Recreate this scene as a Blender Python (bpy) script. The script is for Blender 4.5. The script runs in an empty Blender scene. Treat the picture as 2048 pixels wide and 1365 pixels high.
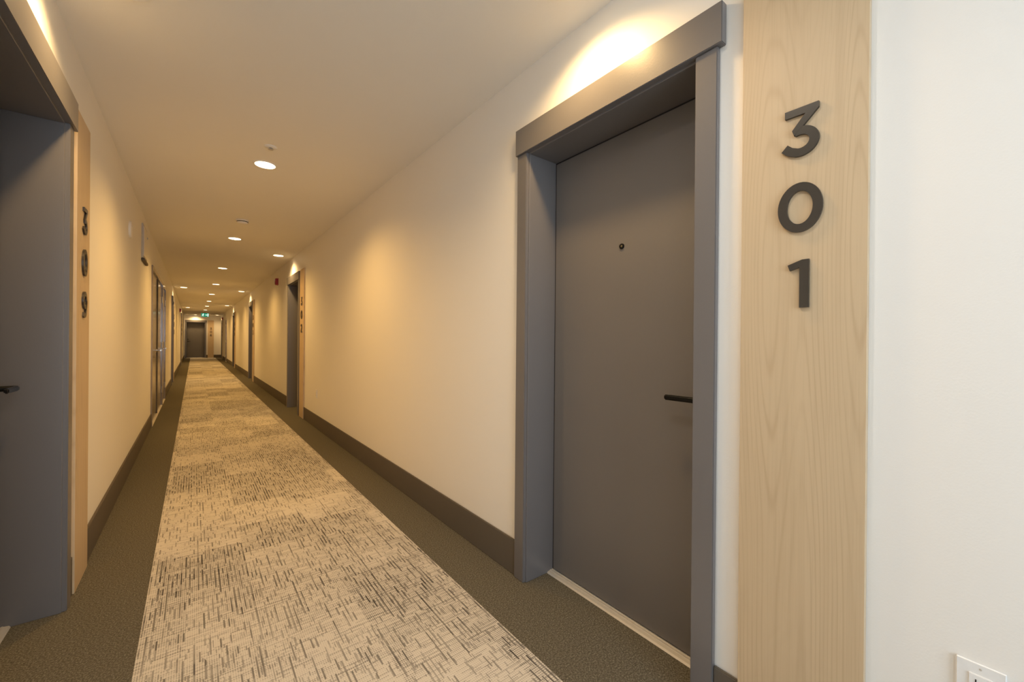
import bpy, bmesh, math, random
from mathutils import Vector, Matrix
random.seed(3)
scn = bpy.context.scene
col = scn.collection
PI = math.pi

# ------------------------------------------------------------------ helpers
class MB:
    def __init__(s): s.bm = bmesh.new()
    def box(s, x0, x1, y0, y1, z0, z1):
        v = [s.bm.verts.new(p) for p in ((x0,y0,z0),(x1,y0,z0),(x1,y1,z0),(x0,y1,z0),(x0,y0,z1),(x1,y0,z1),(x1,y1,z1),(x0,y1,z1))]
        for f in ((3,2,1,0),(4,5,6,7),(0,1,5,4),(1,2,6,5),(2,3,7,6),(3,0,4,7)): s.bm.faces.new([v[i] for i in f])
        return s
    def prism(s, poly, place, a, b):
        # poly: 2-D outline, place(u, v, w) -> 3-D, extruded from w=a to w=b
        n = len(poly)
        A = [s.bm.verts.new(place(u, v, a)) for u, v in poly]
        B = [s.bm.verts.new(place(u, v, b)) for u, v in poly]
        s.bm.faces.new(A); s.bm.faces.new(B[::-1])
        for i in range(n):
            j = (i+1) % n
            s.bm.faces.new((A[j], A[i], B[i], B[j]))
        return s
    def strip(s, L, R, place, a, b, closed=False):
        # ribbon between two offset lines, extruded
        n = len(L)
        P = [[s.bm.verts.new(place(u, v, w)) for u, v in line] for line in (L, R) for w in (a, b)]
        la, lb, ra, rb = P
        for i in range(n if closed else n-1):
            j = (i+1) % n
            for q in ((la[i], la[j], ra[j], ra[i]), (lb[j], lb[i], rb[i], rb[j]), (la[j], la[i], lb[i], lb[j]), (ra[i], ra[j], rb[j], rb[i])):
                s.bm.faces.new(q)
        if not closed:
            s.bm.faces.new((la[0], ra[0], rb[0], lb[0])); s.bm.faces.new((la[-1], lb[-1], rb[-1], ra[-1]))
        return s
    def lathe(s, prof, place, n=32):
        # prof: (radius, height) points; place(x, y, h) -> 3-D
        rings = []
        for r, h in prof:
            if r < 1e-6: rings.append([s.bm.verts.new(place(0, 0, h))])
            else: rings.append([s.bm.verts.new(place(r*math.cos(2*PI*k/n), r*math.sin(2*PI*k/n), h)) for k in range(n)])
        for A, B in zip(rings, rings[1:]):
            for k in range(n):
                j = (k+1) % n
                if len(A) == 1 and len(B) == 1: continue
                if len(A) == 1: s.bm.faces.new((A[0], B[k], B[j]))
                elif len(B) == 1: s.bm.faces.new((A[k], A[j], B[0]))
                else: s.bm.faces.new((A[k], A[j], B[j], B[k]))
        return s
    def bevel(s, w, seg=2):
        bmesh.ops.recalc_face_normals(s.bm, faces=s.bm.faces[:])
        es = [e for e in s.bm.edges if len(e.link_faces) == 2 and e.calc_face_angle(0) > 0.6]
        bmesh.ops.bevel(s.bm, geom=es, offset=w, segments=seg, affect='EDGES', clamp_overlap=True)
        return s
    def build(s, name, mat, parent=None, smooth=False):
        bmesh.ops.recalc_face_normals(s.bm, faces=s.bm.faces[:])
        me = bpy.data.meshes.new(name); s.bm.to_mesh(me); s.bm.free()
        if smooth:
            for p in me.polygons: p.use_smooth = True
            try: me.set_sharp_from_angle(angle=math.radians(35))
            except Exception: pass
        me.materials.append(mat)
        o = bpy.data.objects.new(name, me); col.objects.link(o)
        if parent is not None: o.parent = parent
        return o

XYZ = lambda u, v, w: (u, v, w)
WALLP = lambda u, v, w: (u, -w, v)          # drawn on a wall face: u across, v up, w out of the wall
def empty(name, loc, rz=0):
    o = bpy.data.objects.new(name, None); col.objects.link(o)
    o.location = loc; o.rotation_euler = (0, 0, rz); o.empty_display_size = .1
    return o
def tag(o, label, cat, group=None):
    o['label'] = label; o['category'] = cat
    if group: o['group'] = group
    return o
def struct(o, label=None, cat=None):
    o['kind'] = 'structure'
    if label: o['label'] = label; o['category'] = cat
    return o
def copy_tree(o, parent=None):
    c = o.copy(); col.objects.link(c)
    if parent is not None: c.parent = parent
    for ch in list(o.children): copy_tree(ch, c)
    return c

# ------------------------------------------------------------------ materials
def newmat(name):
    m = bpy.data.materials.new(name); m.use_nodes = True
    nt = m.node_tree; b = nt.nodes['Principled BSDF']
    return m, nt, b
class N:
    def __init__(s, nt): s.nt = nt
    def new(s, t, **kw):
        n = s.nt.nodes.new(t)
        for k, v in kw.items(): setattr(n, k, v)
        return n
    def put(s, sock, v):
        if hasattr(v, 'is_output') or isinstance(v, bpy.types.NodeSocket): s.nt.links.new(v, sock)
        else: sock.default_value = v
    def math(s, op, a, b=0.0, c=None, clamp=False):
        n = s.new('ShaderNodeMath', operation=op); n.use_clamp = clamp
        s.put(n.inputs[0], a); s.put(n.inputs[1], b)
        if c is not None: s.put(n.inputs[2], c)
        return n.outputs[0]
    def xyz(s, x, y, z):
        n = s.new('ShaderNodeCombineXYZ')
        s.put(n.inputs[0], x); s.put(n.inputs[1], y); s.put(n.inputs[2], z)
        return n.outputs[0]
    def noise(s, vec, scale, detail=2.0, rough=.5):
        n = s.new('ShaderNodeTexNoise'); s.put(n.inputs['Vector'], vec)
        n.inputs['Scale'].default_value = scale; n.inputs['Detail'].default_value = detail; n.inputs['Roughness'].default_value = rough
        return n.outputs['Fac']
    def white(s, vec):
        n = s.new('ShaderNodeTexWhiteNoise', noise_dimensions='3D'); s.put(n.inputs['Vector'], vec)
        return n.outputs['Value']
    def mix(s, f, a, b):
        n = s.new('ShaderNodeMix', data_type='RGBA')
        s.put(n.inputs[0], f); s.put(n.inputs[6], a); s.put(n.inputs[7], b)
        return n.outputs[2]
    def ramp(s, v, a, b):
        n = s.new('ShaderNodeMapRange', interpolation_type='SMOOTHSTEP'); s.put(n.inputs[0], v)
        n.inputs[1].default_value = a; n.inputs[2].default_value = b
        return n.outputs[0]
    def bump(s, h, strength, dist, bsdf):
        n = s.new('ShaderNodeBump'); s.put(n.inputs['Height'], h)
        n.inputs['Strength'].default_value = strength; n.inputs['Distance'].default_value = dist
        s.nt.links.new(n.outputs[0], bsdf.inputs['Normal'])
    def coord(s, kind='Object'):
        n = s.new('ShaderNodeTexCoord'); return n.outputs[kind]
    def split(s, v):
        n = s.new('ShaderNodeSeparateXYZ'); s.put(n.inputs[0], v); return n.outputs
def rgba(c): return (c[0], c[1], c[2], 1)

def paint(name, c, rough, bump=0.15, scale=160, spec=.5, var=.03):
    m, nt, b = newmat(name); g = N(nt); co = g.coord()
    f = g.noise(co, 3.0, 3)
    nt.links.new(g.mix(f, rgba([x*(1-var) for x in c]), rgba([x*(1+var) for x in c])), b.inputs['Base Color'])
    b.inputs['Roughness'].default_value = rough; b.inputs['Specular IOR Level'].default_value = spec
    if bump: g.bump(g.noise(co, scale, 2), bump, .0015, b)
    return m
def plain(name, c, rough, metal=0.0, spec=.5):
    m, nt, b = newmat(name); g = N(nt)
    f = g.noise(g.coord(), 60, 2)
    nt.links.new(g.mix(f, rgba([x*.94 for x in c]), rgba([x*1.06 for x in c])), b.inputs['Base Color'])
    b.inputs['Roughness'].default_value = rough; b.inputs['Metallic'].default_value = metal; b.inputs['Specular IOR Level'].default_value = spec
    return m
def emit(name, c, k):
    m, nt, b = newmat(name)
    b.inputs['Base Color'].default_value = rgba((.8, .8, .8))
    b.inputs['Emission Color'].default_value = rgba(c); b.inputs['Emission Strength'].default_value = k
    return m

M = {}
M['wall'] = paint('wall_paint', (.80, .775, .73), .5, .12, 220, .35, .008)
M['ceiling'] = paint('ceiling_paint', (.80, .775, .72), .85, .25, 260, .2, .012)
M['grey'] = paint('grey_door_paint', (.150, .140, .138), .29, .10, 180, .5, .03)
M['leaf'] = paint('grey_leaf_paint', (.150, .138, .130), .42, .12, 140, .5, .03)
M['base'] = paint('dark_base_paint', (.118, .100, .080), .65, .08, 150, .15, .05)
M['steel'] = paint('grey_steel_paint', (.27, .235, .215), .15, .05, 90, .6, .02)
M['white'] = plain('white_plastic', (.78, .77, .75), .35)
M['cream'] = plain('cream_plastic', (.76, .72, .65), .45)
M['pale_grey'] = plain('pale_grey_metal', (.52, .48, .42), .5)
M['dark'] = plain('dark_slot', (.012, .010, .012), .6)
M['black'] = plain('black_metal', (.018, .017, .016), .32, .7)
M['digit'] = plain('bronze_digit', (.062, .053, .043), .30, .45)
M['alu'] = plain('brushed_aluminium', (.68, .64, .58), .42, .55)
M['chrome'] = plain('satin_chrome', (.60, .57, .52), .28, 1.0)
M['brass'] = plain('old_brass', (.30, .24, .14), .3, .9)
M['glass'] = plain('peephole_glass', (.25, .24, .22), .06, .0)
M['red'] = plain('red_plastic', (.35, .015, .012), .35)
M['green'] = emit('green_sign_face', (.01, .40, .23), .62)
M['green'].node_tree.nodes['Principled BSDF'].inputs['Base Color'].default_value = (.01, .16, .10, 1)
M['sign_white'] = emit('white_sign_mark', (.75, 1, .9), 1.3)
M['lens'] = emit('lamp_lens', (1, .80, .50), 9.0)
M['frame_white'] = plain('white_window_frame', (.7, .7, .7), .4)

def wood():
    m, nt, b = newmat('maple_panel'); g = N(nt); co = g.coord()
    oi = g.new('ShaderNodeObjectInfo')
    x, y, z = g.split(co)
    zz = g.math('ADD', z, g.math('MULTIPLY', oi.outputs['Random'], 9.0))
    # growth rings of a flat-sawn board: contour lines of a field stretched along the board
    fld = g.noise(g.xyz(g.math('MULTIPLY', x, 6.5), 0.0, g.math('MULTIPLY', zz, .62)), 1.0, 0)
    fld2 = g.noise(g.xyz(g.math('MULTIPLY', x, 22.0), 4.0, g.math('MULTIPLY', zz, 1.5)), 1.0, 0)
    ph = g.math('MULTIPLY', g.math('ADD', g.math('ADD', g.math('MULTIPLY', fld, 24.0), g.math('MULTIPLY', fld2, 1.6)), g.math('MULTIPLY', x, 14.0)), 2*PI)
    ring = g.math('POWER', g.math('ADD', g.math('MULTIPLY', g.math('SINE', ph), .5), .5), 5.0)
    fade = g.ramp(g.noise(g.xyz(g.math('MULTIPLY', x, 16.0), 7.0, g.math('MULTIPLY', zz, 1.3)), 1.0, 1), .30, .68)
    ring = g.math('MULTIPLY', ring, g.math('ADD', g.math('MULTIPLY', fade, .75), .25))
    fib = g.noise(g.xyz(g.math('MULTIPLY', x, 300.0), 0.0, g.math('MULTIPLY', zz, 5.0)), 1.0, 3, .6)
    big = g.noise(g.xyz(g.math('MULTIPLY', x, 9.0), 1.0, g.math('MULTIPLY', zz, .7)), 1.0, 2)
    band = g.noise(g.xyz(g.math('MULTIPLY', x, 60.0), 3.0, g.math('MULTIPLY', zz, .8)), 1.0, 2)
    c0 = g.mix(big, rgba((.53, .40, .25)), rgba((.60, .465, .305)))
    c1 = g.mix(g.math('MULTIPLY', ring, .34), c0, rgba((.39, .27, .155)))
    c2 = g.mix(g.math('MULTIPLY', g.ramp(band, .45, .75), .20), c1, rgba((.40, .285, .17)))
    c3 = g.mix(g.math('MULTIPLY', g.ramp(fib, .45, .8), .22), c2, rgba((.36, .25, .145)))
    nt.links.new(c3, b.inputs['Base Color'])
    b.inputs['Roughness'].default_value = .45; b.inputs['Specular IOR Level'].default_value = .35
    g.bump(fib, .08, .0008, b)
    return m
M['wood'] = wood()

def border_carpet():
    m, nt, b = newmat('dark_border_carpet'); g = N(nt); co = g.coord()
    a = g.noise(co, 170, 2, .75); w = g.noise(co, 90, 3, .7); hue = g.noise(co, 140, 1)
    c0 = g.mix(hue, rgba((.073, .068, .047)), rgba((.092, .076, .061)))
    c1 = g.mix(g.ramp(a, .40, .72), c0, rgba((.20, .182, .135)))
    c2 = g.mix(g.math('MULTIPLY', g.ramp(w, .42, .30), .6), c1, rgba((.042, .035, .024)))
    nt.links.new(c2, b.inputs['Base Color'])
    b.inputs['Roughness'].default_value = 1.0; b.inputs['Specular IOR Level'].default_value = .05
    g.bump(a, .6, .004, b)
    return m
M['border'] = border_carpet()

def runner_carpet():
    m, nt, b = newmat('patterned_runner'); g = N(nt); co = g.coord()
    x, y, z = g.split(co)
    fl = lambda v: g.math('FLOOR', v)
    fr = lambda v: g.math('FRACT', v)
    # woven-in patches: rectangular blocks of dense and sparse dashes
    def blocks(wx, wy, ox, oy, seed):
        cx = g.math('ADD', g.math('DIVIDE', x, wx), ox); row = fl(cx)
        cy = g.math('ADD', g.math('ADD', g.math('DIVIDE', y, wy), oy), g.math('MULTIPLY', g.white(g.xyz(row, seed, 1.5)), 1.0))
        return g.white(g.xyz(row, fl(cy), seed))
    soft = g.noise(g.xyz(x, g.math('MULTIPLY', y, .75), 0.0), 3.4, 1)
    dens = g.math('ADD', g.math('ADD', g.math('MULTIPLY', blocks(.36, .40, .37, .1, 7.0), .52), g.math('MULTIPLY', blocks(.17, .22, .11, .6, 3.0), .18)), g.math('MULTIPLY', soft, .40))
    dens = g.ramp(dens, .14, .80)          # 0 sparse .. 1 dense
    def dashes(u, v, wu, lv, width, seed, lo, hi):
        c = g.math('DIVIDE', u, wu); ci = fl(c)
        vv = g.math('ADD', g.math('DIVIDE', v, lv), g.math('MULTIPLY', g.white(g.xyz(ci, seed, .3)), 17.0))
        cell = g.white(g.xyz(ci, fl(vv), seed))
        thr = g.math('ADD', g.math('MULTIPLY', dens, hi-lo), lo)
        on = g.math('LESS_THAN', cell, thr)
        inside = g.math('LESS_THAN', g.math('ABSOLUTE', g.math('SUBTRACT', fr(c), .5)), width/2)
        tone = g.math('ADD', g.math('MULTIPLY', g.white(g.xyz(ci, fl(vv), g.math('ADD', seed, .5)) if False else g.xyz(ci, fl(vv), seed+.5)), .45), .55)
        return g.math('MULTIPLY', g.math('MULTIPLY', on, inside), tone)
    v1 = dashes(x, y, .0165, .060, .34, 11.0, .20, .60)
    v2 = dashes(g.math('ADD', x, .004), y, .0083, .024, .46, 23.0, .07, .28)
    h1 = dashes(y, x, .0190, .120, .24, 31.0, .16, .72)
    h2 = dashes(g.math('ADD', y, .004), x, .0088, .050, .44, 43.0, .24, .95)
    # fine dotted weave; the cross threads show as rows of dots
    wx_ = g.math('LESS_THAN', fr(g.math('DIVIDE', x, .0072)), .62); wy_ = g.math('LESS_THAN', fr(g.math('DIVIDE', y, .0088)), .44)
    weave = g.math('MULTIPLY', wx_, wy_)
    h1 = g.math('MULTIPLY', h1, g.math('ADD', g.math('MULTIPLY', wx_, .5), .5))
    h2 = g.math('MULTIPLY', h2, g.math('ADD', g.math('MULTIPLY', wx_, .8), .2))
    pat = g.math('MAXIMUM', g.math('MAXIMUM', v1, g.math('MULTIPLY', v2, .80)), g.math('MAXIMUM', g.math('MULTIPLY', h1, .85), g.math('MULTIPLY', h2, .85)))
    pat = g.math('MULTIPLY', pat, g.math('ADD', g.math('MULTIPLY', dens, .38), .62))
    pat = g.math('MAXIMUM', pat, g.math('MULTIPLY', weave, g.math('ADD', g.math('MULTIPLY', dens, .52), .10)))
    f1 = g.noise(co, 420, 2, .7)
    cream = g.mix(f1, rgba((.51, .465, .395)), rgba((.66, .61, .535)))
    dark = g.mix(g.noise(co, 9, 1), rgba((.026, .024, .026)), rgba((.070, .060, .050)))
    nt.links.new(g.mix(pat, cream, dark), b.inputs['Base Color'])
    b.inputs['Roughness'].default_value = 1.0; b.inputs['Specular IOR Level'].default_value = .05
    g.bump(g.math('ADD', f1, g.math('MULTIPLY', pat, -.5)), .35, .003, b)
    return m
M['runner'] = runner_carpet()

# ------------------------------------------------------------------ layout (metres; camera stands at x=0, y=0)
XR, XL = 1.303, -.449            # wall faces
YB, YE = -2.5, 30.6              # near and far end
HC = 2.553                       # ceiling
WT = .26                         # wall thickness
HALF = .428                      # half of the clear opening inside the casing
RO, RH = .442, 2.137             # rough opening

right_doors = [('301', 1.113), ('302', 7.545), ('303', 13.95), ('304', 20.35), ('305', 29.45)]
left_doors = [('309', 2.157), ('308', 13.75), ('307', 22.75)]
END_X = .084
right_service = [(25.35, .48, 2.13)]                 # centre, half width, height of the frame opening
left_service = [(8.36, 1.12, 2.13), (9.98, .42, 2.13)]

def wall_mesh(x0, x1, opens):
    m = MB(); y = YB
    for a, b_, h in sorted(opens):
        m.box(x0, x1, y, a, 0, HC); m.box(x0, x1, a, b_, h, HC); y = b_
    m.box(x0, x1, y, YE+.2, 0, HC)
    return m
ro = [(c-RO, c+RO, RH) for _, c in right_doors] + [(c-w, c+w, h) for c, w, h in right_service]
lo = [(c-RO, c+RO, RH) for _, c in left_doors] + [(c-w, c+w, h) for c, w, h in left_service]
struct(wall_mesh(XR, XR+WT, ro).build('wall_right', M['wall']))
struct(wall_mesh(XL-WT, XL, lo).build('wall_left', M['wall']))
m = MB(); m.box(XL, END_X-RO, YE, YE+WT, 0, HC); m.box(END_X+RO, XR, YE, YE+WT, 0, HC); m.box(END_X-RO, END_X+RO, YE, YE+WT, RH, HC)
struct(m.build('wall_far', M['wall']))
# behind the camera: a window that lets the daylight in
WX0, WX1, WZ0, WZ1 = -.40, .95, .35, 2.30
m = MB(); m.box(XL, WX0, YB-.2, YB, 0, HC); m.box(WX1, XR, YB-.2, YB, 0, HC); m.box(WX0, WX1, YB-.2, YB, 0, WZ0); m.box(WX0, WX1, YB-.2, YB, WZ1, HC)
struct(m.build('wall_near', M['wall']))
wf = MB()
for q in ((WX0, WX0+.04, WZ0, WZ1), (WX1-.04, WX1, WZ0, WZ1), (WX0+.04, WX1-.04, WZ0, WZ0+.04), (WX0+.04, WX1-.04, WZ1-.04, WZ1)):
    wf.box(q[0], q[1], YB-.16, YB-.10, q[2], q[3])
struct(wf.build('window_1', M['frame_white']))
struct(MB().box(XL-WT, XR+WT, YB-.2, YE+WT, HC, HC+.12).build('ceiling', M['ceiling']))
struct(MB().box(XL-WT, XR+WT, YB-.2, YE+WT, -.12, 0).build('floor', M['border']))
tag(MB().box(-.163, 1.024, YB+.02, YE-.04, 0, .004).build('carpet_runner', M['runner']),
    'cream carpet runner with woven charcoal dashes down the middle of the dark carpet', 'carpet')

# ------------------------------------------------------------------ suite doors
CW = .071                       # casing width
LEAF = .172                     # leaf face behind the wall face
def make_door(hand=1):
    """local frame: x to the right when facing the door, +y into the wall"""
    r = empty('door', (0, 0, 0))
    for s in (-1, 1):
        m = MB(); a, b_ = sorted((s*HALF, s*(HALF+CW)))
        m.box(a, b_, -.020, 0, 0, 2.122).bevel(.0025).build('side_casing', M['grey'], r)
    MB().box(-HALF-CW-.004, HALF+CW+.018, -.030, 0, 2.122, 2.250).bevel(.002).build('head_casing', M['grey'], r)
    m = MB(); j = HALF-.007
    for s in (-1, 1):
        a, b_ = sorted((s*j, s*(RO-.001)))
        m.box(a, b_, -.004, .25, 0, 2.135)
        a, b_ = sorted((s*(j-.016), s*j)); m.box(a, b_, .218, .25, 0, 2.115)
    m.box(-j, j, -.004, .25, 2.115, 2.135); m.box(-j, j, .218, .25, 2.099, 2.115)
    m.bevel(.0015, 1).build('door_frame', M['grey'], r)
    L = MB().box(-j+.007, j-.007, LEAF, LEAF+.045, .016, 2.107).bevel(.0012, 1).build('door_leaf', M['leaf'], r)
    m = MB()                                       # black strips put the gap's shade round the leaf into colour
    for s in (-1, 1):
        a, b_ = sorted((s*(j-.0071), s*(j-.0002))); m.box(a, b_, LEAF+.003, LEAF+.02, .013, 2.1148)
    m.box(-j+.0071, j-.0071, LEAF+.003, LEAF+.02, 2.1071, 2.1148)
    m.build('gap_shade', M['dark'], r)
    # threshold: sloped nose with two ridges
    prof = [(LEAF-.036, 0), (LEAF-.031, .007), (LEAF-.016, .009), (LEAF-.015, .011), (LEAF-.009, .011), (LEAF-.008, .009), (LEAF-.002, .009), (LEAF-.001, .012), (LEAF+.045, .012), (LEAF+.045, 0)]
    MB().prism(prof, lambda u, v, w: (w, u, v), -j, j).build('threshold', M['alu'], r)
    # peephole: rim + lens
    P = lambda x, y, h: (x, LEAF-h, y+1.612)
    MB().lathe([(0, .0), (.0125, .0), (.0125, .003), (.0105, .006), (.0065, .006), (.0065, .001), (0, .001)], P, 24).build('peephole', M['black'], L, True)
    pe = L.children[0]
    MB().lathe([(.0063, .0015), (.005, .0045), (.003, .0058), (0, .006)], P, 20).build('peephole_lens', M['brass'], pe, True)
    # lever: rose, neck, flat lever pointing to the hinge side
    hx = hand*(j-.062); hz = .985
    P = lambda x, y, h: (hx+x, LEAF-h, hz+y)
    m = MB(); m.lathe([(0, 0), (.027, 0), (.027, .006), (.025, .009), (.011, .010), (.011, .060), (0, .060)], P, 28)
    lv = m.build('lever_handle', M['black'], L, True)
    a, b_ = sorted((hx+hand*.012, hx-hand*.112))
    MB().box(a, b_, LEAF-.066, LEAF-.052, hz-.010, hz+.010).bevel(.004, 3).build('lever', M['black'], lv, True)
    P = lambda x, y, h: (hx+x, LEAF-h, hz+.125+y)
    d = MB().lathe([(0, 0), (.024, 0), (.024, .006), (.020, .010), (0, .010)], P, 28).build('deadbolt', M['black'], L, True)
    MB().box(hx-.0015, hx+.0015, LEAF-.0115, LEAF-.009, hz+.118, hz+.132).build('keyhole', M['brass'], d)
    return r
ROT_R, ROT_L = -PI/2, PI/2
proto = make_door(1)
doors = []
k = 0
desc = {'301': 'dark grey suite door with peephole, nearest on the right beside the 301 panel',
        '302': 'dark recessed suite door beside the 302 panel, beyond the long bare right wall',
        '303': 'dark recessed suite door beside the 303 panel, third along the right wall',
        '304': 'dark recessed suite door beside the 304 panel, fourth along the right wall',
        '305': 'suite door beside the 305 panel, last on the right before the end wall',
        '309': 'dark grey recessed suite door cut off by the left edge beside the 309 panel',
        '308': 'suite door beside the 308 panel, past the grey steel doors on the left',
        '307': 'suite door beside the 307 panel, farthest along the left wall',
        '306': 'dark brown grey door facing down the corridor in the end wall beside 306'}
for num, c in right_doors + left_doors:
    o = proto if k == 0 else copy_tree(proto)
    k += 1; o.name = 'door_%d' % k
    R = (num, c) in right_doors
    o.location = (XR if R else XL, c, 0); o.rotation_euler = (0, 0, ROT_R if R else ROT_L)
    struct(o, desc[num], 'door')
e = make_door(-1); k += 1; e.name = 'door_%d' % k
e.location = (END_X, YE, 0); struct(e, desc['306'], 'door')

# ------------------------------------------------------------------ steel service doors
def lever_set(parent, hx, hz, face, hand, mat):
    P = lambda x, y, h: (hx+x, face-h, hz+y)
    h = MB().lathe([(0, 0), (.027, 0), (.027, .008), (.011, .010), (.010, .052), (0, .052)], P, 20).build('lever_handle', mat, parent, True)
    a, b_ = sorted((hx+hand*.011, hx-hand*.115))
    MB().box(a, b_, face-.060, face-.046, hz-.010, hz+.010).bevel(.004, 2).build('lever', mat, h, True)
def make_service(half, leaves, handles, hinge_sides):
    r = empty('door', (0, 0, 0)); H = 2.13; f = .045
    m = MB()
    for s in (-1, 1):
        a, b_ = sorted((s*(half-.002), s*(half+.028))); m.box(a, b_, -.016, 0, 0, H+.028)
        a, b_ = sorted((s*(half-f+.02), s*(half-.001))); m.box(a, b_, -.016, .12, 0, H-.002)
    m.box(-half+.002, half-.002, -.016, 0, H-.002, H+.028); m.box(-half+.02, half-.02, -.016, .12, H-.025, H-.002)
    m.bevel(.002, 1).build('door_frame', M['steel'], r)
    w0 = -half+f-.017; w = (2*half-2*f+.034)/leaves
    for i in range(leaves):
        a = w0+i*w+.003; b_ = w0+(i+1)*w-.003
        L = MB().box(a, b_, .004, .049, .02, H-.029).bevel(.002, 1).build('door_leaf', M['steel'], r)
        hs = handles[i]
        lever_set(L, (b_-.07) if hs > 0 else (a+.07), 1.0, .004, hs, M['chrome'])
        he = a if hinge_sides[i] < 0 else b_
        for hz in (.28, 1.06, 1.86):
            MB().lathe([(0, -.055), (.008, -.055), (.008, .055), (0, .055)], lambda x, y, h, he=he, hz=hz: (he+x, -.006+y, hz+h), 14).build('hinge', M['chrome'], L, True)
    if leaves == 2: MB().box(-.020, .020, -.008, .004, .022, H-.031).bevel(.002, 1).build('astragal', M['base'], r)
    MB().prism([(-.018, 0), (-.012, .010), (.049, .010), (.049, 0)], lambda u, v, q: (q, u, v), -half+.026, half-.026).build('threshold', M['alu'], r)
    return r
sd = make_service(1.12, 2, [1, -1], [-1, 1]); k += 1; sd.name = 'door_%d' % k
sd.location = (XL, left_service[0][0], 0); sd.rotation_euler = (0, 0, ROT_L)
struct(sd, 'glossy grey steel double service door in the left wall, with bright threshold', 'door')
ss = make_service(.42, 1, [-1], [1]); k += 1; ss.name = 'door_%d' % k
ss.location = (XL, left_service[1][0], 0); ss.rotation_euler = (0, 0, ROT_L)
struct(ss, 'grey steel single service door right after the double one on the left', 'door')
s2 = make_service(.48, 1, [1], [-1]); k += 1; s2.name = 'door_%d' % k
s2.location = (XR, right_service[0][0], 0); s2.rotation_euler = (0, 0, ROT_R)
struct(s2, 'plain flush steel door far along the right wall, without a number panel', 'door')

# ------------------------------------------------------------------ baseboards
def runs(opens, lo_, hi_):
    out = []; y = lo_
    for a, b_ in sorted(opens):
        if a > y: out.append((y, a))
        y = max(y, b_)
    if hi_ > y: out.append((y, hi_))
    return out
PN0, PN1 = .575, .864            # number panel, measured from the door centre to the right
BH = .178
ropen = [(c-HALF-CW-.0005, c+HALF+CW+.0005) for _, c in right_doors] + [(c-PN1, c-PN0) for _, c in right_doors] + [(c-w-.03, c+w+.03) for c, w, h in right_service]
lopen = [(c-HALF-CW-.0005, c+HALF+CW+.0005) for _, c in left_doors] + [(c+PN0, c+PN1) for _, c in left_doors] + [(c-w-.03, c+w+.03) for c, w, h in left_service]
m = MB()
for a, b_ in runs(ropen, YB, YE): m.box(XR-.012, XR, a, b_, 0, BH)
struct(m.bevel(.003).build('baseboard_right', M['base']))
m = MB()
for a, b_ in runs(lopen, YB, YE): m.box(XL, XL+.012, a, b_, 0, BH)
struct(m.bevel(.003).build('baseboard_left', M['base']))
m = MB()
for a, b_ in ((END_X+HALF+CW, END_X+PN0), (END_X+PN1, XR-.012)): m.box(a, b_, YE-.012, YE, 0, BH)
struct(m.bevel(.003).build('baseboard_far', M['base']))

# ------------------------------------------------------------------ number panels with raised digits
def offset_line(pts, w, closed=False):
    L, R = [], []; n = len(pts)
    for i, p in enumerate(pts):
        a = pts[i-1] if (i > 0 or closed) else None; b_ = pts[(i+1) % n] if (i < n-1 or closed) else None
        ds = []
        if a is not None: d = Vector((p[0]-a[0], p[1]-a[1])).normalized(); ds.append(d)
        if b_ is not None: d = Vector((b_[0]-p[0], b_[1]-p[1])).normalized(); ds.append(d)
        t = ds[0] if len(ds) == 1 else (ds[0]+ds[1]).normalized()
        nrm = Vector((-t.y, t.x)); kk = 1/max(.35, nrm.dot(Vector((-ds[0].y, ds[0].x))))
        L.append((p[0]+nrm.x*w/2*kk, p[1]+nrm.y*w/2*kk)); R.append((p[0]-nrm.x*w/2*kk, p[1]-nrm.y*w/2*kk))
    return L, R
def arc(cx, cy, rx, ry, a0, a1, n=20):
    return [(cx+rx*math.cos(math.radians(a0+(a1-a0)*i/n)), cy+ry*math.sin(math.radians(a0+(a1-a0)*i/n))) for i in range(n+1)]
SW = .0215
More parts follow.
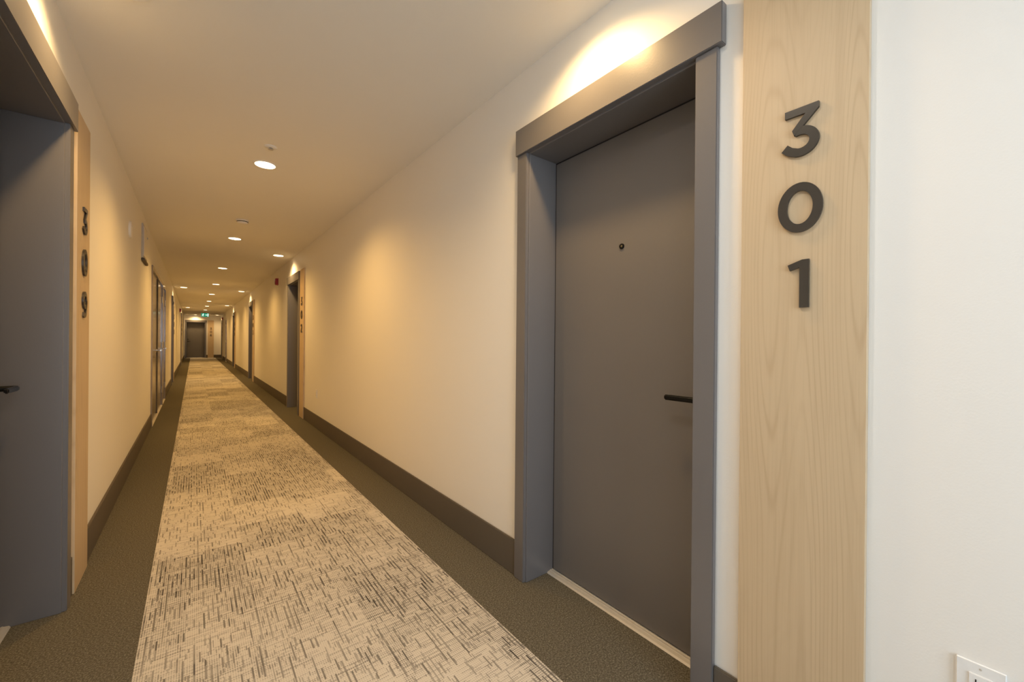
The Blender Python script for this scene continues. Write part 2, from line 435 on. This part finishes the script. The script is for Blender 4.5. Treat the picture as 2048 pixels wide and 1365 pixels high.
def glyph(ch):
    """list of ('line', pts, width, closed) and ('poly', pts); cap height +-.064"""
    if ch == '0': return [('line', arc(0, 0, .0405, .0555, 0, 360, 44)[:-1], SW, True)]
    if ch == '1': return [('poly', [(.001, -.064), (.0225, -.064), (.0225, .064), (.007, .064), (-.0265, .052), (-.0215, .0365), (.001, .044)])]
    if ch == '3': return [('poly', [(-.036, .064), (.041, .064), (.041, .049), (.005, .0115), (-.014, -.008), (-.019, .0067), (.0115, .0445), (-.036, .0445)]),
                          ('line', [(-.0125, .0005), (-.004, .0018)] + arc(0, -.027, .0315, .029, 84, -105, 24) + [(-.0235, -.0478), (-.0365, -.0355)], SW, False, -.0003)]
    if ch == '2': return [('line', [(-.036, .036), (-.028, .046)] + arc(-.001, .026, .0295, .0275, 130, -38, 18) + [(-.030, -.049)], SW, False),
                          ('poly', [(-.040, -.064), (.042, -.064), (.042, -.0455), (-.008, -.0455), (-.040, -.050)])]
    if ch == '9': return [('line', arc(-.001, .0205, .0325, .0325, 0, 360, 36)[:-1], SW, True),
                          ('line', arc(-.001, .0075, .0345, .0615, 12, -80, 20) + [(-.012, -.0545), (-.028, -.0475)], SW, False)]
    if ch == '6': return [(g[0], [(-u, -v) for u, v in g[1]]) + tuple(g[2:]) for g in glyph('9')]
    if ch == '8': return [('line', arc(0, .0285, .0275, .0255, 0, 360, 32)[:-1], SW*.95, True), ('line', arc(0, -.0245, .0335, .0295, 0, 360, 36)[:-1], SW, True)]
    if ch == '7': return [('poly', [(-.040, .064), (.040, .064), (.040, .049), (-.006, -.064), (-.030, -.064), (.012, .0445), (-.021, .0445), (-.021, .026), (-.040, .026)])]
    if ch == '4': return [('poly', [(-.046, -.020), (-.046, -.036), (.048, -.036), (.048, -.0175), (-.022, -.0175)]), ('poly', [(-.046, -.020), (-.022, -.0175), (.030, .064), (.006, .064)]),
                          ('poly', [(.010, -.064), (.031, -.064), (.031, .012), (.010, .012)])]
    if ch == '5': return [('poly', [(-.030, .064), (.036, .064), (.036, .0455), (-.030, .0455)]), ('poly', [(-.030, .064), (-.012, .064), (-.016, .004), (-.036, .004)]),
                          ('line', [(-.034, .0105), (-.004, .0105)] + arc(-.004, -.0215, .034, .032, 84, -100, 22) + [(-.024, -.0495), (-.038, -.041)], SW, False)]
def digit_mesh(ch, cx, cz, y0, depth):
    m = MB(); P = lambda u, v, w: (cx+u, y0-w, cz+v)
    for g in glyph(ch):
        if g[0] == 'poly': m.prism(g[1], P, 0, depth)
        else:
            L, R = offset_line(g[1], g[2], g[3]); m.strip(L, R, P, 0, depth+(g[4] if len(g) > 4 else 0), g[3])
    return m
PT = .019
def make_panel(num):
    r = empty('number_panel', (0, 0, 0))
    MB().box(PN0, PN1, -PT, -.0013, .002, 2.254).bevel(.0006, 1).build('wood_panel', M['wood'], r)
    cx = (PN0+PN1)/2+.0045
    for ch, z in zip(num, (1.763, 1.559, 1.354)):
        digit_mesh(ch, cx, z, -PT, .0075).build('digit', M['digit'], r)
    return r
pl = {'301': 'pale maple panel numbered 301 in dark digits, largest and nearest on the right wall',
      '302': 'maple panel numbered 302 in dark digits, beside the second door on the right',
      '303': 'narrow looking maple panel numbered 303 beside the third door on the right',
      '304': 'small distant maple panel numbered 304 beside the fourth door on the right',
      '305': 'distant maple panel numbered 305 beside the last door on the right',
      '309': 'maple panel numbered 309 seen edge on, nearest on the left wall',
      '308': 'distant maple panel numbered 308 on the left wall past the steel doors',
      '307': 'distant maple panel numbered 307 beside the farthest door on the left',
      '306': 'maple panel numbered 306 on the end wall, right of the facing door'}
for num, c in right_doors + left_doors + [('306', None)]:
    p = make_panel(num)
    if c is None: p.location = (END_X, YE, 0)
    elif (num, c) in right_doors: p.location = (XR, c, 0); p.rotation_euler = (0, 0, ROT_R)
    else: p.location = (XL, c, 0); p.rotation_euler = (0, 0, ROT_L)
    tag(p, pl[num], 'sign', 'maple room number panels')

# ------------------------------------------------------------------ wall devices
def make_outlet():
    r = empty('wall_outlet', (0, 0, 0))
    P = MB().box(-.0365, .0365, -.006, 0, -.0585, .0585).bevel(.0042, 3).build('cover_plate', M['white'], r, True)
    F = MB().box(-.0168, .0168, -.0085, -.0045, -.034, .034).bevel(.0012, 2).build('receptacle', M['white'], r, True)
    m = MB()
    for s in (1, -1):
        zc = s*.0165
        m.box(-.0072, -.0052, -.0089, -.0080, zc-.001, zc+.0075); m.box(.0050, .0070, -.0089, -.0080, zc, zc+.0070)
        m.lathe([(0, .0080), (.0024, .0080), (.0024, .0089), (0, .0089)], lambda x, y, h, zc=zc: (x, -h, zc-.0075+y), 14)
    m.build('slot', M['dark'], F)
    for s in (1, -1):
        MB().lathe([(.0022, .0055), (.0022, .0063), (0, .0066)], lambda x, y, h, s=s: (x, -h, s*.0465+y), 16).build('screw', M['pale_grey'], P, True)
    return r
o1 = make_outlet(); o1.location = (XR, .0645, .4695); o1.rotation_euler = (0, 0, ROT_R)
tag(o1, 'white wall outlet low on the white wall at the bottom right corner', 'outlet', 'white wall outlets')
o2 = copy_tree(o1); o2.location = (XR, 5.92, .455)
tag(o2, 'small pale wall outlet above the baseboard beside the 302 panel', 'outlet', 'white wall outlets')

def make_horn(mat):
    r = empty('fire_alarm_horn', (0, 0, 0))
    MB().box(-.052, .052, -.012, 0, -.070, .070).bevel(.004).build('mounting_plate', mat, r)
    H = MB().box(-.046, .046, -.052, -.012, -.064, .064).bevel(.010, 3).build('housing', mat, r, True)
    MB().box(-.024, .024, -.066, -.052, .012, .048).bevel(.006, 3).build('strobe_lens', M['white'], H, True)
    m = MB()
    for i in range(4): m.box(-.028, .028, -.0535, -.0515, -.046+i*.012, -.041+i*.012)
    m.build('grille', M['dark'], H)
    return r
h1 = make_horn(M['red']); h1.location = (XR, 9.2, 2.315); h1.rotation_euler = (0, 0, ROT_R)
tag(h1, 'red fire alarm horn high on the right wall just beyond the 302 door', 'alarm', 'red fire alarm horns')
h2 = copy_tree(h1); h2.location = (XR, 28.6, 2.315)
tag(h2, 'tiny dark red alarm horn near the ceiling by the last right door', 'alarm', 'red fire alarm horns')
h3 = copy_tree(h1); h3.location = (XL, 20.4, 2.26); h3.rotation_euler = (0, 0, ROT_L)
tag(h3, 'tiny dark red alarm horn high on the left wall before the 307 door', 'alarm', 'red fire alarm horns')

r = empty('wall_speaker', (XL, 4.86, 2.135), ROT_L)
P = lambda x, y, h: (x, -h, y)
MB().lathe([(0, 0), (.076, 0), (.076, .006), (.070, .016), (.056, .019)], P, 40).build('trim_ring', M['cream'], r, True)
MB().lathe([(.056, .019), (.05, .0205), (.035, .024), (.016, .026), (0, .0262)], P, 40).build('grille', M['cream'], r, True)
tag(r, 'cream round speaker disc high on the left wall beyond the 309 panel', 'speaker')

r = empty('wall_box', (XL, 6.09, 2.225), ROT_L)
bx = MB().box(-.225, .225, -.016, 0, -.175, .195).bevel(.004).build('mounting_frame', M['pale_grey'], r)
MB().box(-.200, .200, -.0205, -.016, -.150, .170).bevel(.003, 2).build('cover_panel', M['cream'], bx)
MB().lathe([(0, .0205), (.012, .0205), (.012, .026), (.008, .030), (0, .031)], lambda x, y, h: (.15+x, -h, .10+y), 20).build('cover_latch', M['chrome'], bx, True)
MB().box(-.225, .225, -.027, 0, -.205, -.176).bevel(.004).build('bottom_lip', M['base'], r)
tag(r, 'shallow pale grey box with dark bottom lip, high on the left wall', 'wall box')

# ------------------------------------------------------------------ ceiling devices
CEIL = lambda x, y, h: (x, y, -h)
WARM = (1.0, .57, .165)
lens_r = .071
def make_downlight():
    r = empty('downlight', (0, 0, 0))
    MB().lathe([(.070, .0), (.070, .0045), (.074, .0055), (.081, .004), (.083, 0)], CEIL, 40).build('trim_ring', M['white'], r, True)
    MB().lathe([(0, .0035), (lens_r-.0005, .0035), (lens_r-.0005, .001), (0, .001)], CEIL, 40).build('lens', M['lens'], r)
    return r
dl0 = make_downlight(); used = [False]
lamp_data = {}
def spot(x, y, power, angle):
    key = (power, angle)
    if key not in lamp_data:
        L = bpy.data.lights.new('downlight_lamp', 'SPOT'); L.energy = power; L.color = WARM if power == PC else (1.0, .65, .28); L.spot_size = math.radians(angle); L.spot_blend = .85
        L.shadow_soft_size = .055; lamp_data[key] = L
    o = bpy.data.objects.new('downlight_lamp', lamp_data[key]); col.objects.link(o)
    o.location = (0, 0, -.012)
    return o
def downlight(x, y, label, group, power, angle=150):
    o = dl0 if not used[0] else copy_tree(proto_dl[0])
    if not used[0]: used[0] = True; proto_dl[0] = o
    o.location = (x, y, HC)
    tag(o, label, 'light', group)
    lights.append((o, x, y, power, angle))
proto_dl = [None]; lights = []
PC, PD = 120.0, 72.0
names = ['nearest and largest glowing downlight of the centre row', 'second nearest downlight of the centre row, just past the smoke detector', 'third downlight of the centre row from the near end',
         'fourth downlight of the centre row from the near end', 'fifth downlight of the centre row from the near end', 'sixth downlight of the centre row from the near end',
         'seventh downlight of the centre row from the near end', 'farthest centre row downlight, just above the green exit sign']
for i, nme in enumerate(names):
    downlight(.430, 3.704+3.0*i, nme, 'centre row of ceiling downlights', PC)
DX = .225
for num, y, lab in (('301', 1.105, 'ceiling downlight over the 301 door, cut off by the top edge'), ('302', 7.60, 'glowing ceiling downlight close to the wall over the 302 door'),
                    ('303', 14.15, 'glowing ceiling downlight over the 303 door, second bright one at the right wall'), ('304', 20.7, 'small ceiling downlight over the 304 door'),
                    ('305', 29.8, 'tiny ceiling downlight over the last door on the right')):
    downlight(XR-DX, y, lab, 'ceiling downlights over the suite doors', PD)
for num, y, lab in (('309', 2.16, 'ceiling downlight over the 309 door at the upper left'), ('308', 14.1, 'small ceiling downlight at the left wall over the 308 door'), ('307', 23.3, 'tiny ceiling downlight at the left wall over the 307 door')):
    downlight(XL+DX, y, lab, 'ceiling downlights over the suite doors', PD)
downlight(END_X-.02, YE-.24, 'tiny ceiling downlight in front of the 306 door on the end wall', 'ceiling downlights over the suite doors', PD)
for o, x, y, pw, an in lights:
    s = spot(x, y, pw, an); s.parent = o

r = empty('sprinkler_head', (.421, 3.336, HC))
MB().lathe([(0, 0), (.040, 0), (.040, .003), (.030, .008), (.016, .010), (.012, .010)], CEIL, 32).build('escutcheon', M['white'], r, True)
m = MB().lathe([(0, .008), (.008, .008), (.008, .011), (.005, .013), (0, .013)], CEIL, 20)
for s in (-1, 1): m.box(s*.010-.0015, s*.010+.0015, -.0015, .0015, -.0185, -.008)
m.build('sprinkler_frame', M['pale_grey'], r, True)
m = MB()
for i in range(10):
    a = 2*PI*i/10; c_, s_ = math.cos(a), math.sin(a)
    m.prism([(.003, -.0025), (.0165, -.0042), (.0165, .0042), (.003, .0025)], lambda u, v, w, c_=c_, s_=s_: (u*c_-v*s_, u*s_+v*c_, -w), .0182, .0194)
m.lathe([(0, .018), (.006, .018), (.006, .0197), (0, .0197)], CEIL, 14)
m.build('deflector', M['pale_grey'], r)
tag(r, 'small sprinkler head on the ceiling just before the nearest centre downlight', 'sprinkler')

r = empty('smoke_detector', (.432, 5.614, HC))
MB().lathe([(0, 0), (.064, 0), (.064, .012), (.058, .016)], CEIL, 36).build('mounting_base', M['cream'], r, True)
MB().lathe([(.056, .0155), (.050, .0165), (.050, .023)], CEIL, 36).build('vent_ring', M['dark'], r, True)
MB().lathe([(.055, .023), (.055, .028), (.046, .040), (.030, .045), (0, .046)], CEIL, 36).build('cover', M['cream'], r, True)
tag(r, 'round smoke detector on the ceiling between the two nearest centre downlights', 'smoke detector')

# exit sign hanging under the ceiling
r = empty('exit_sign', (.442, 26.2, 2.372))
MB().box(-.05, .05, -.03, .03, .150, HC-2.372).bevel(.004).build('canopy', M['pale_grey'], r)
MB().box(-.165, .165, -.022, .022, -.098, .098).bevel(.006, 2).build('housing', M['pale_grey'], r)
fc = MB().box(-.157, .157, -.0255, -.021, -.090, .090).bevel(.002, 1).build('sign_face', M['green'], r)
MB().lathe([(.010, -.02), (.010, .06), (0, .06)], lambda x, y, h: (x, y, .098+h), 12).build('stem', M['pale_grey'], r)
F = lambda u, v, w: (u, -.0255-w, v)
m = MB()                                            # running figure in the left half
m.lathe([(0, 0), (.015, 0), (.015, .0015), (0, .0015)], lambda x, y, h: (-.070+x, -.0255-h, .056+y), 18)
for pts, w in (([(-.078, .036), (-.094, -.012)], .024), ([(-.074, .034), (-.050, .014), (-.034, .022)], .011), ([(-.082, .034), (-.108, .024), (-.116, .002)], .011),
               ([(-.090, -.012), (-.066, -.032), (-.070, -.070)], .014), ([(-.097, -.012), (-.104, -.044), (-.134, -.052)], .014)):
    L, R = offset_line(pts, w); m.strip(L, R, F, 0, .0015)
m.build('running_figure', M['sign_white'], fc)
m = MB()                                            # doorway block and arrow in the right half
m.prism([(.100, .070), (.140, .070), (.140, -.070), (.100, -.070)], F, 0, .0015)
m.prism([(.010, .010), (.048, .010), (.048, .034), (.086, 0), (.048, -.034), (.048, -.010), (.010, -.010)], F, 0, .0015)
m.build('arrow_mark', M['sign_white'], fc)
tag(r, 'green exit sign with white running figure hanging near the far end', 'sign')

# ------------------------------------------------------------------ daylight from the window behind the camera
L = bpy.data.lights.new('window_daylight', 'AREA'); L.shape = 'RECTANGLE'; L.size = 1.27; L.size_y = 1.87
L.energy = 66; L.color = (.72, .855, 1.0)
o = bpy.data.objects.new('window_daylight', L); col.objects.link(o)
o.location = ((WX0+WX1)/2, YB-.24, (WZ0+WZ1)/2); o.rotation_euler = (-PI/2, PI, 0)
o.rotation_euler = Vector((0, 1, 0)).to_track_quat('-Z', 'Y').to_euler()
# added neutral fill light under the ceiling, unseen behind the camera
L = bpy.data.lights.new('near_fill_light', 'AREA'); L.shape = 'RECTANGLE'; L.size = .6; L.size_y = .9
L.energy = 6.5; L.color = (.70, .84, 1.0)
o = bpy.data.objects.new('near_fill_light', L); col.objects.link(o)
o.location = (.15, -.50, HC-.02)
# the next lamp of the centre row, overhead and out of view
L = bpy.data.lights.new('near_row_lamp', 'SPOT'); L.energy = 36; L.color = (.95, .88, .78); L.spot_size = math.radians(150); L.spot_blend = .85; L.shadow_soft_size = .055
o = bpy.data.objects.new('near_row_lamp', L); col.objects.link(o); o.location = (.43, .704, HC-.012)
w = bpy.data.worlds.new('world'); scn.world = w; w.use_nodes = True
w.node_tree.nodes['Background'].inputs[0].default_value = (.75, .87, 1, 1); w.node_tree.nodes['Background'].inputs[1].default_value = .05

# ------------------------------------------------------------------ camera
f_px, yaw, pit, rol, hc = 814.96, .6628, .0010, .0087, 1.1947
F = Vector((math.sin(yaw)*math.cos(pit), math.cos(yaw)*math.cos(pit), -math.sin(pit)))
R0 = Vector((math.cos(yaw), -math.sin(yaw), 0)); U0 = R0.cross(F)
R = R0*math.cos(rol)+U0*math.sin(rol); U = U0*math.cos(rol)-R0*math.sin(rol)
cd = bpy.data.cameras.new('camera'); cam = bpy.data.objects.new('camera', cd); col.objects.link(cam)
cd.sensor_width = 36; cd.lens = f_px/2048*36; cd.clip_start = .02; cd.clip_end = 100
m4 = Matrix(((R.x, U.x, -F.x, 0), (R.y, U.y, -F.y, 0), (R.z, U.z, -F.z, hc), (0, 0, 0, 1)))
cam.matrix_world = m4
scn.camera = cam

scn.view_settings.view_transform = 'Standard'; scn.view_settings.look = 'None'
scn.view_settings.exposure = 0.0; scn.view_settings.gamma = 1.0
scn.cycles.max_bounces = 10; scn.cycles.diffuse_bounces = 7; scn.cycles.glossy_bounces = 4
scn.cycles.sample_clamp_indirect = 6.0; scn.cycles.caustics_reflective = False; scn.cycles.caustics_refractive = False
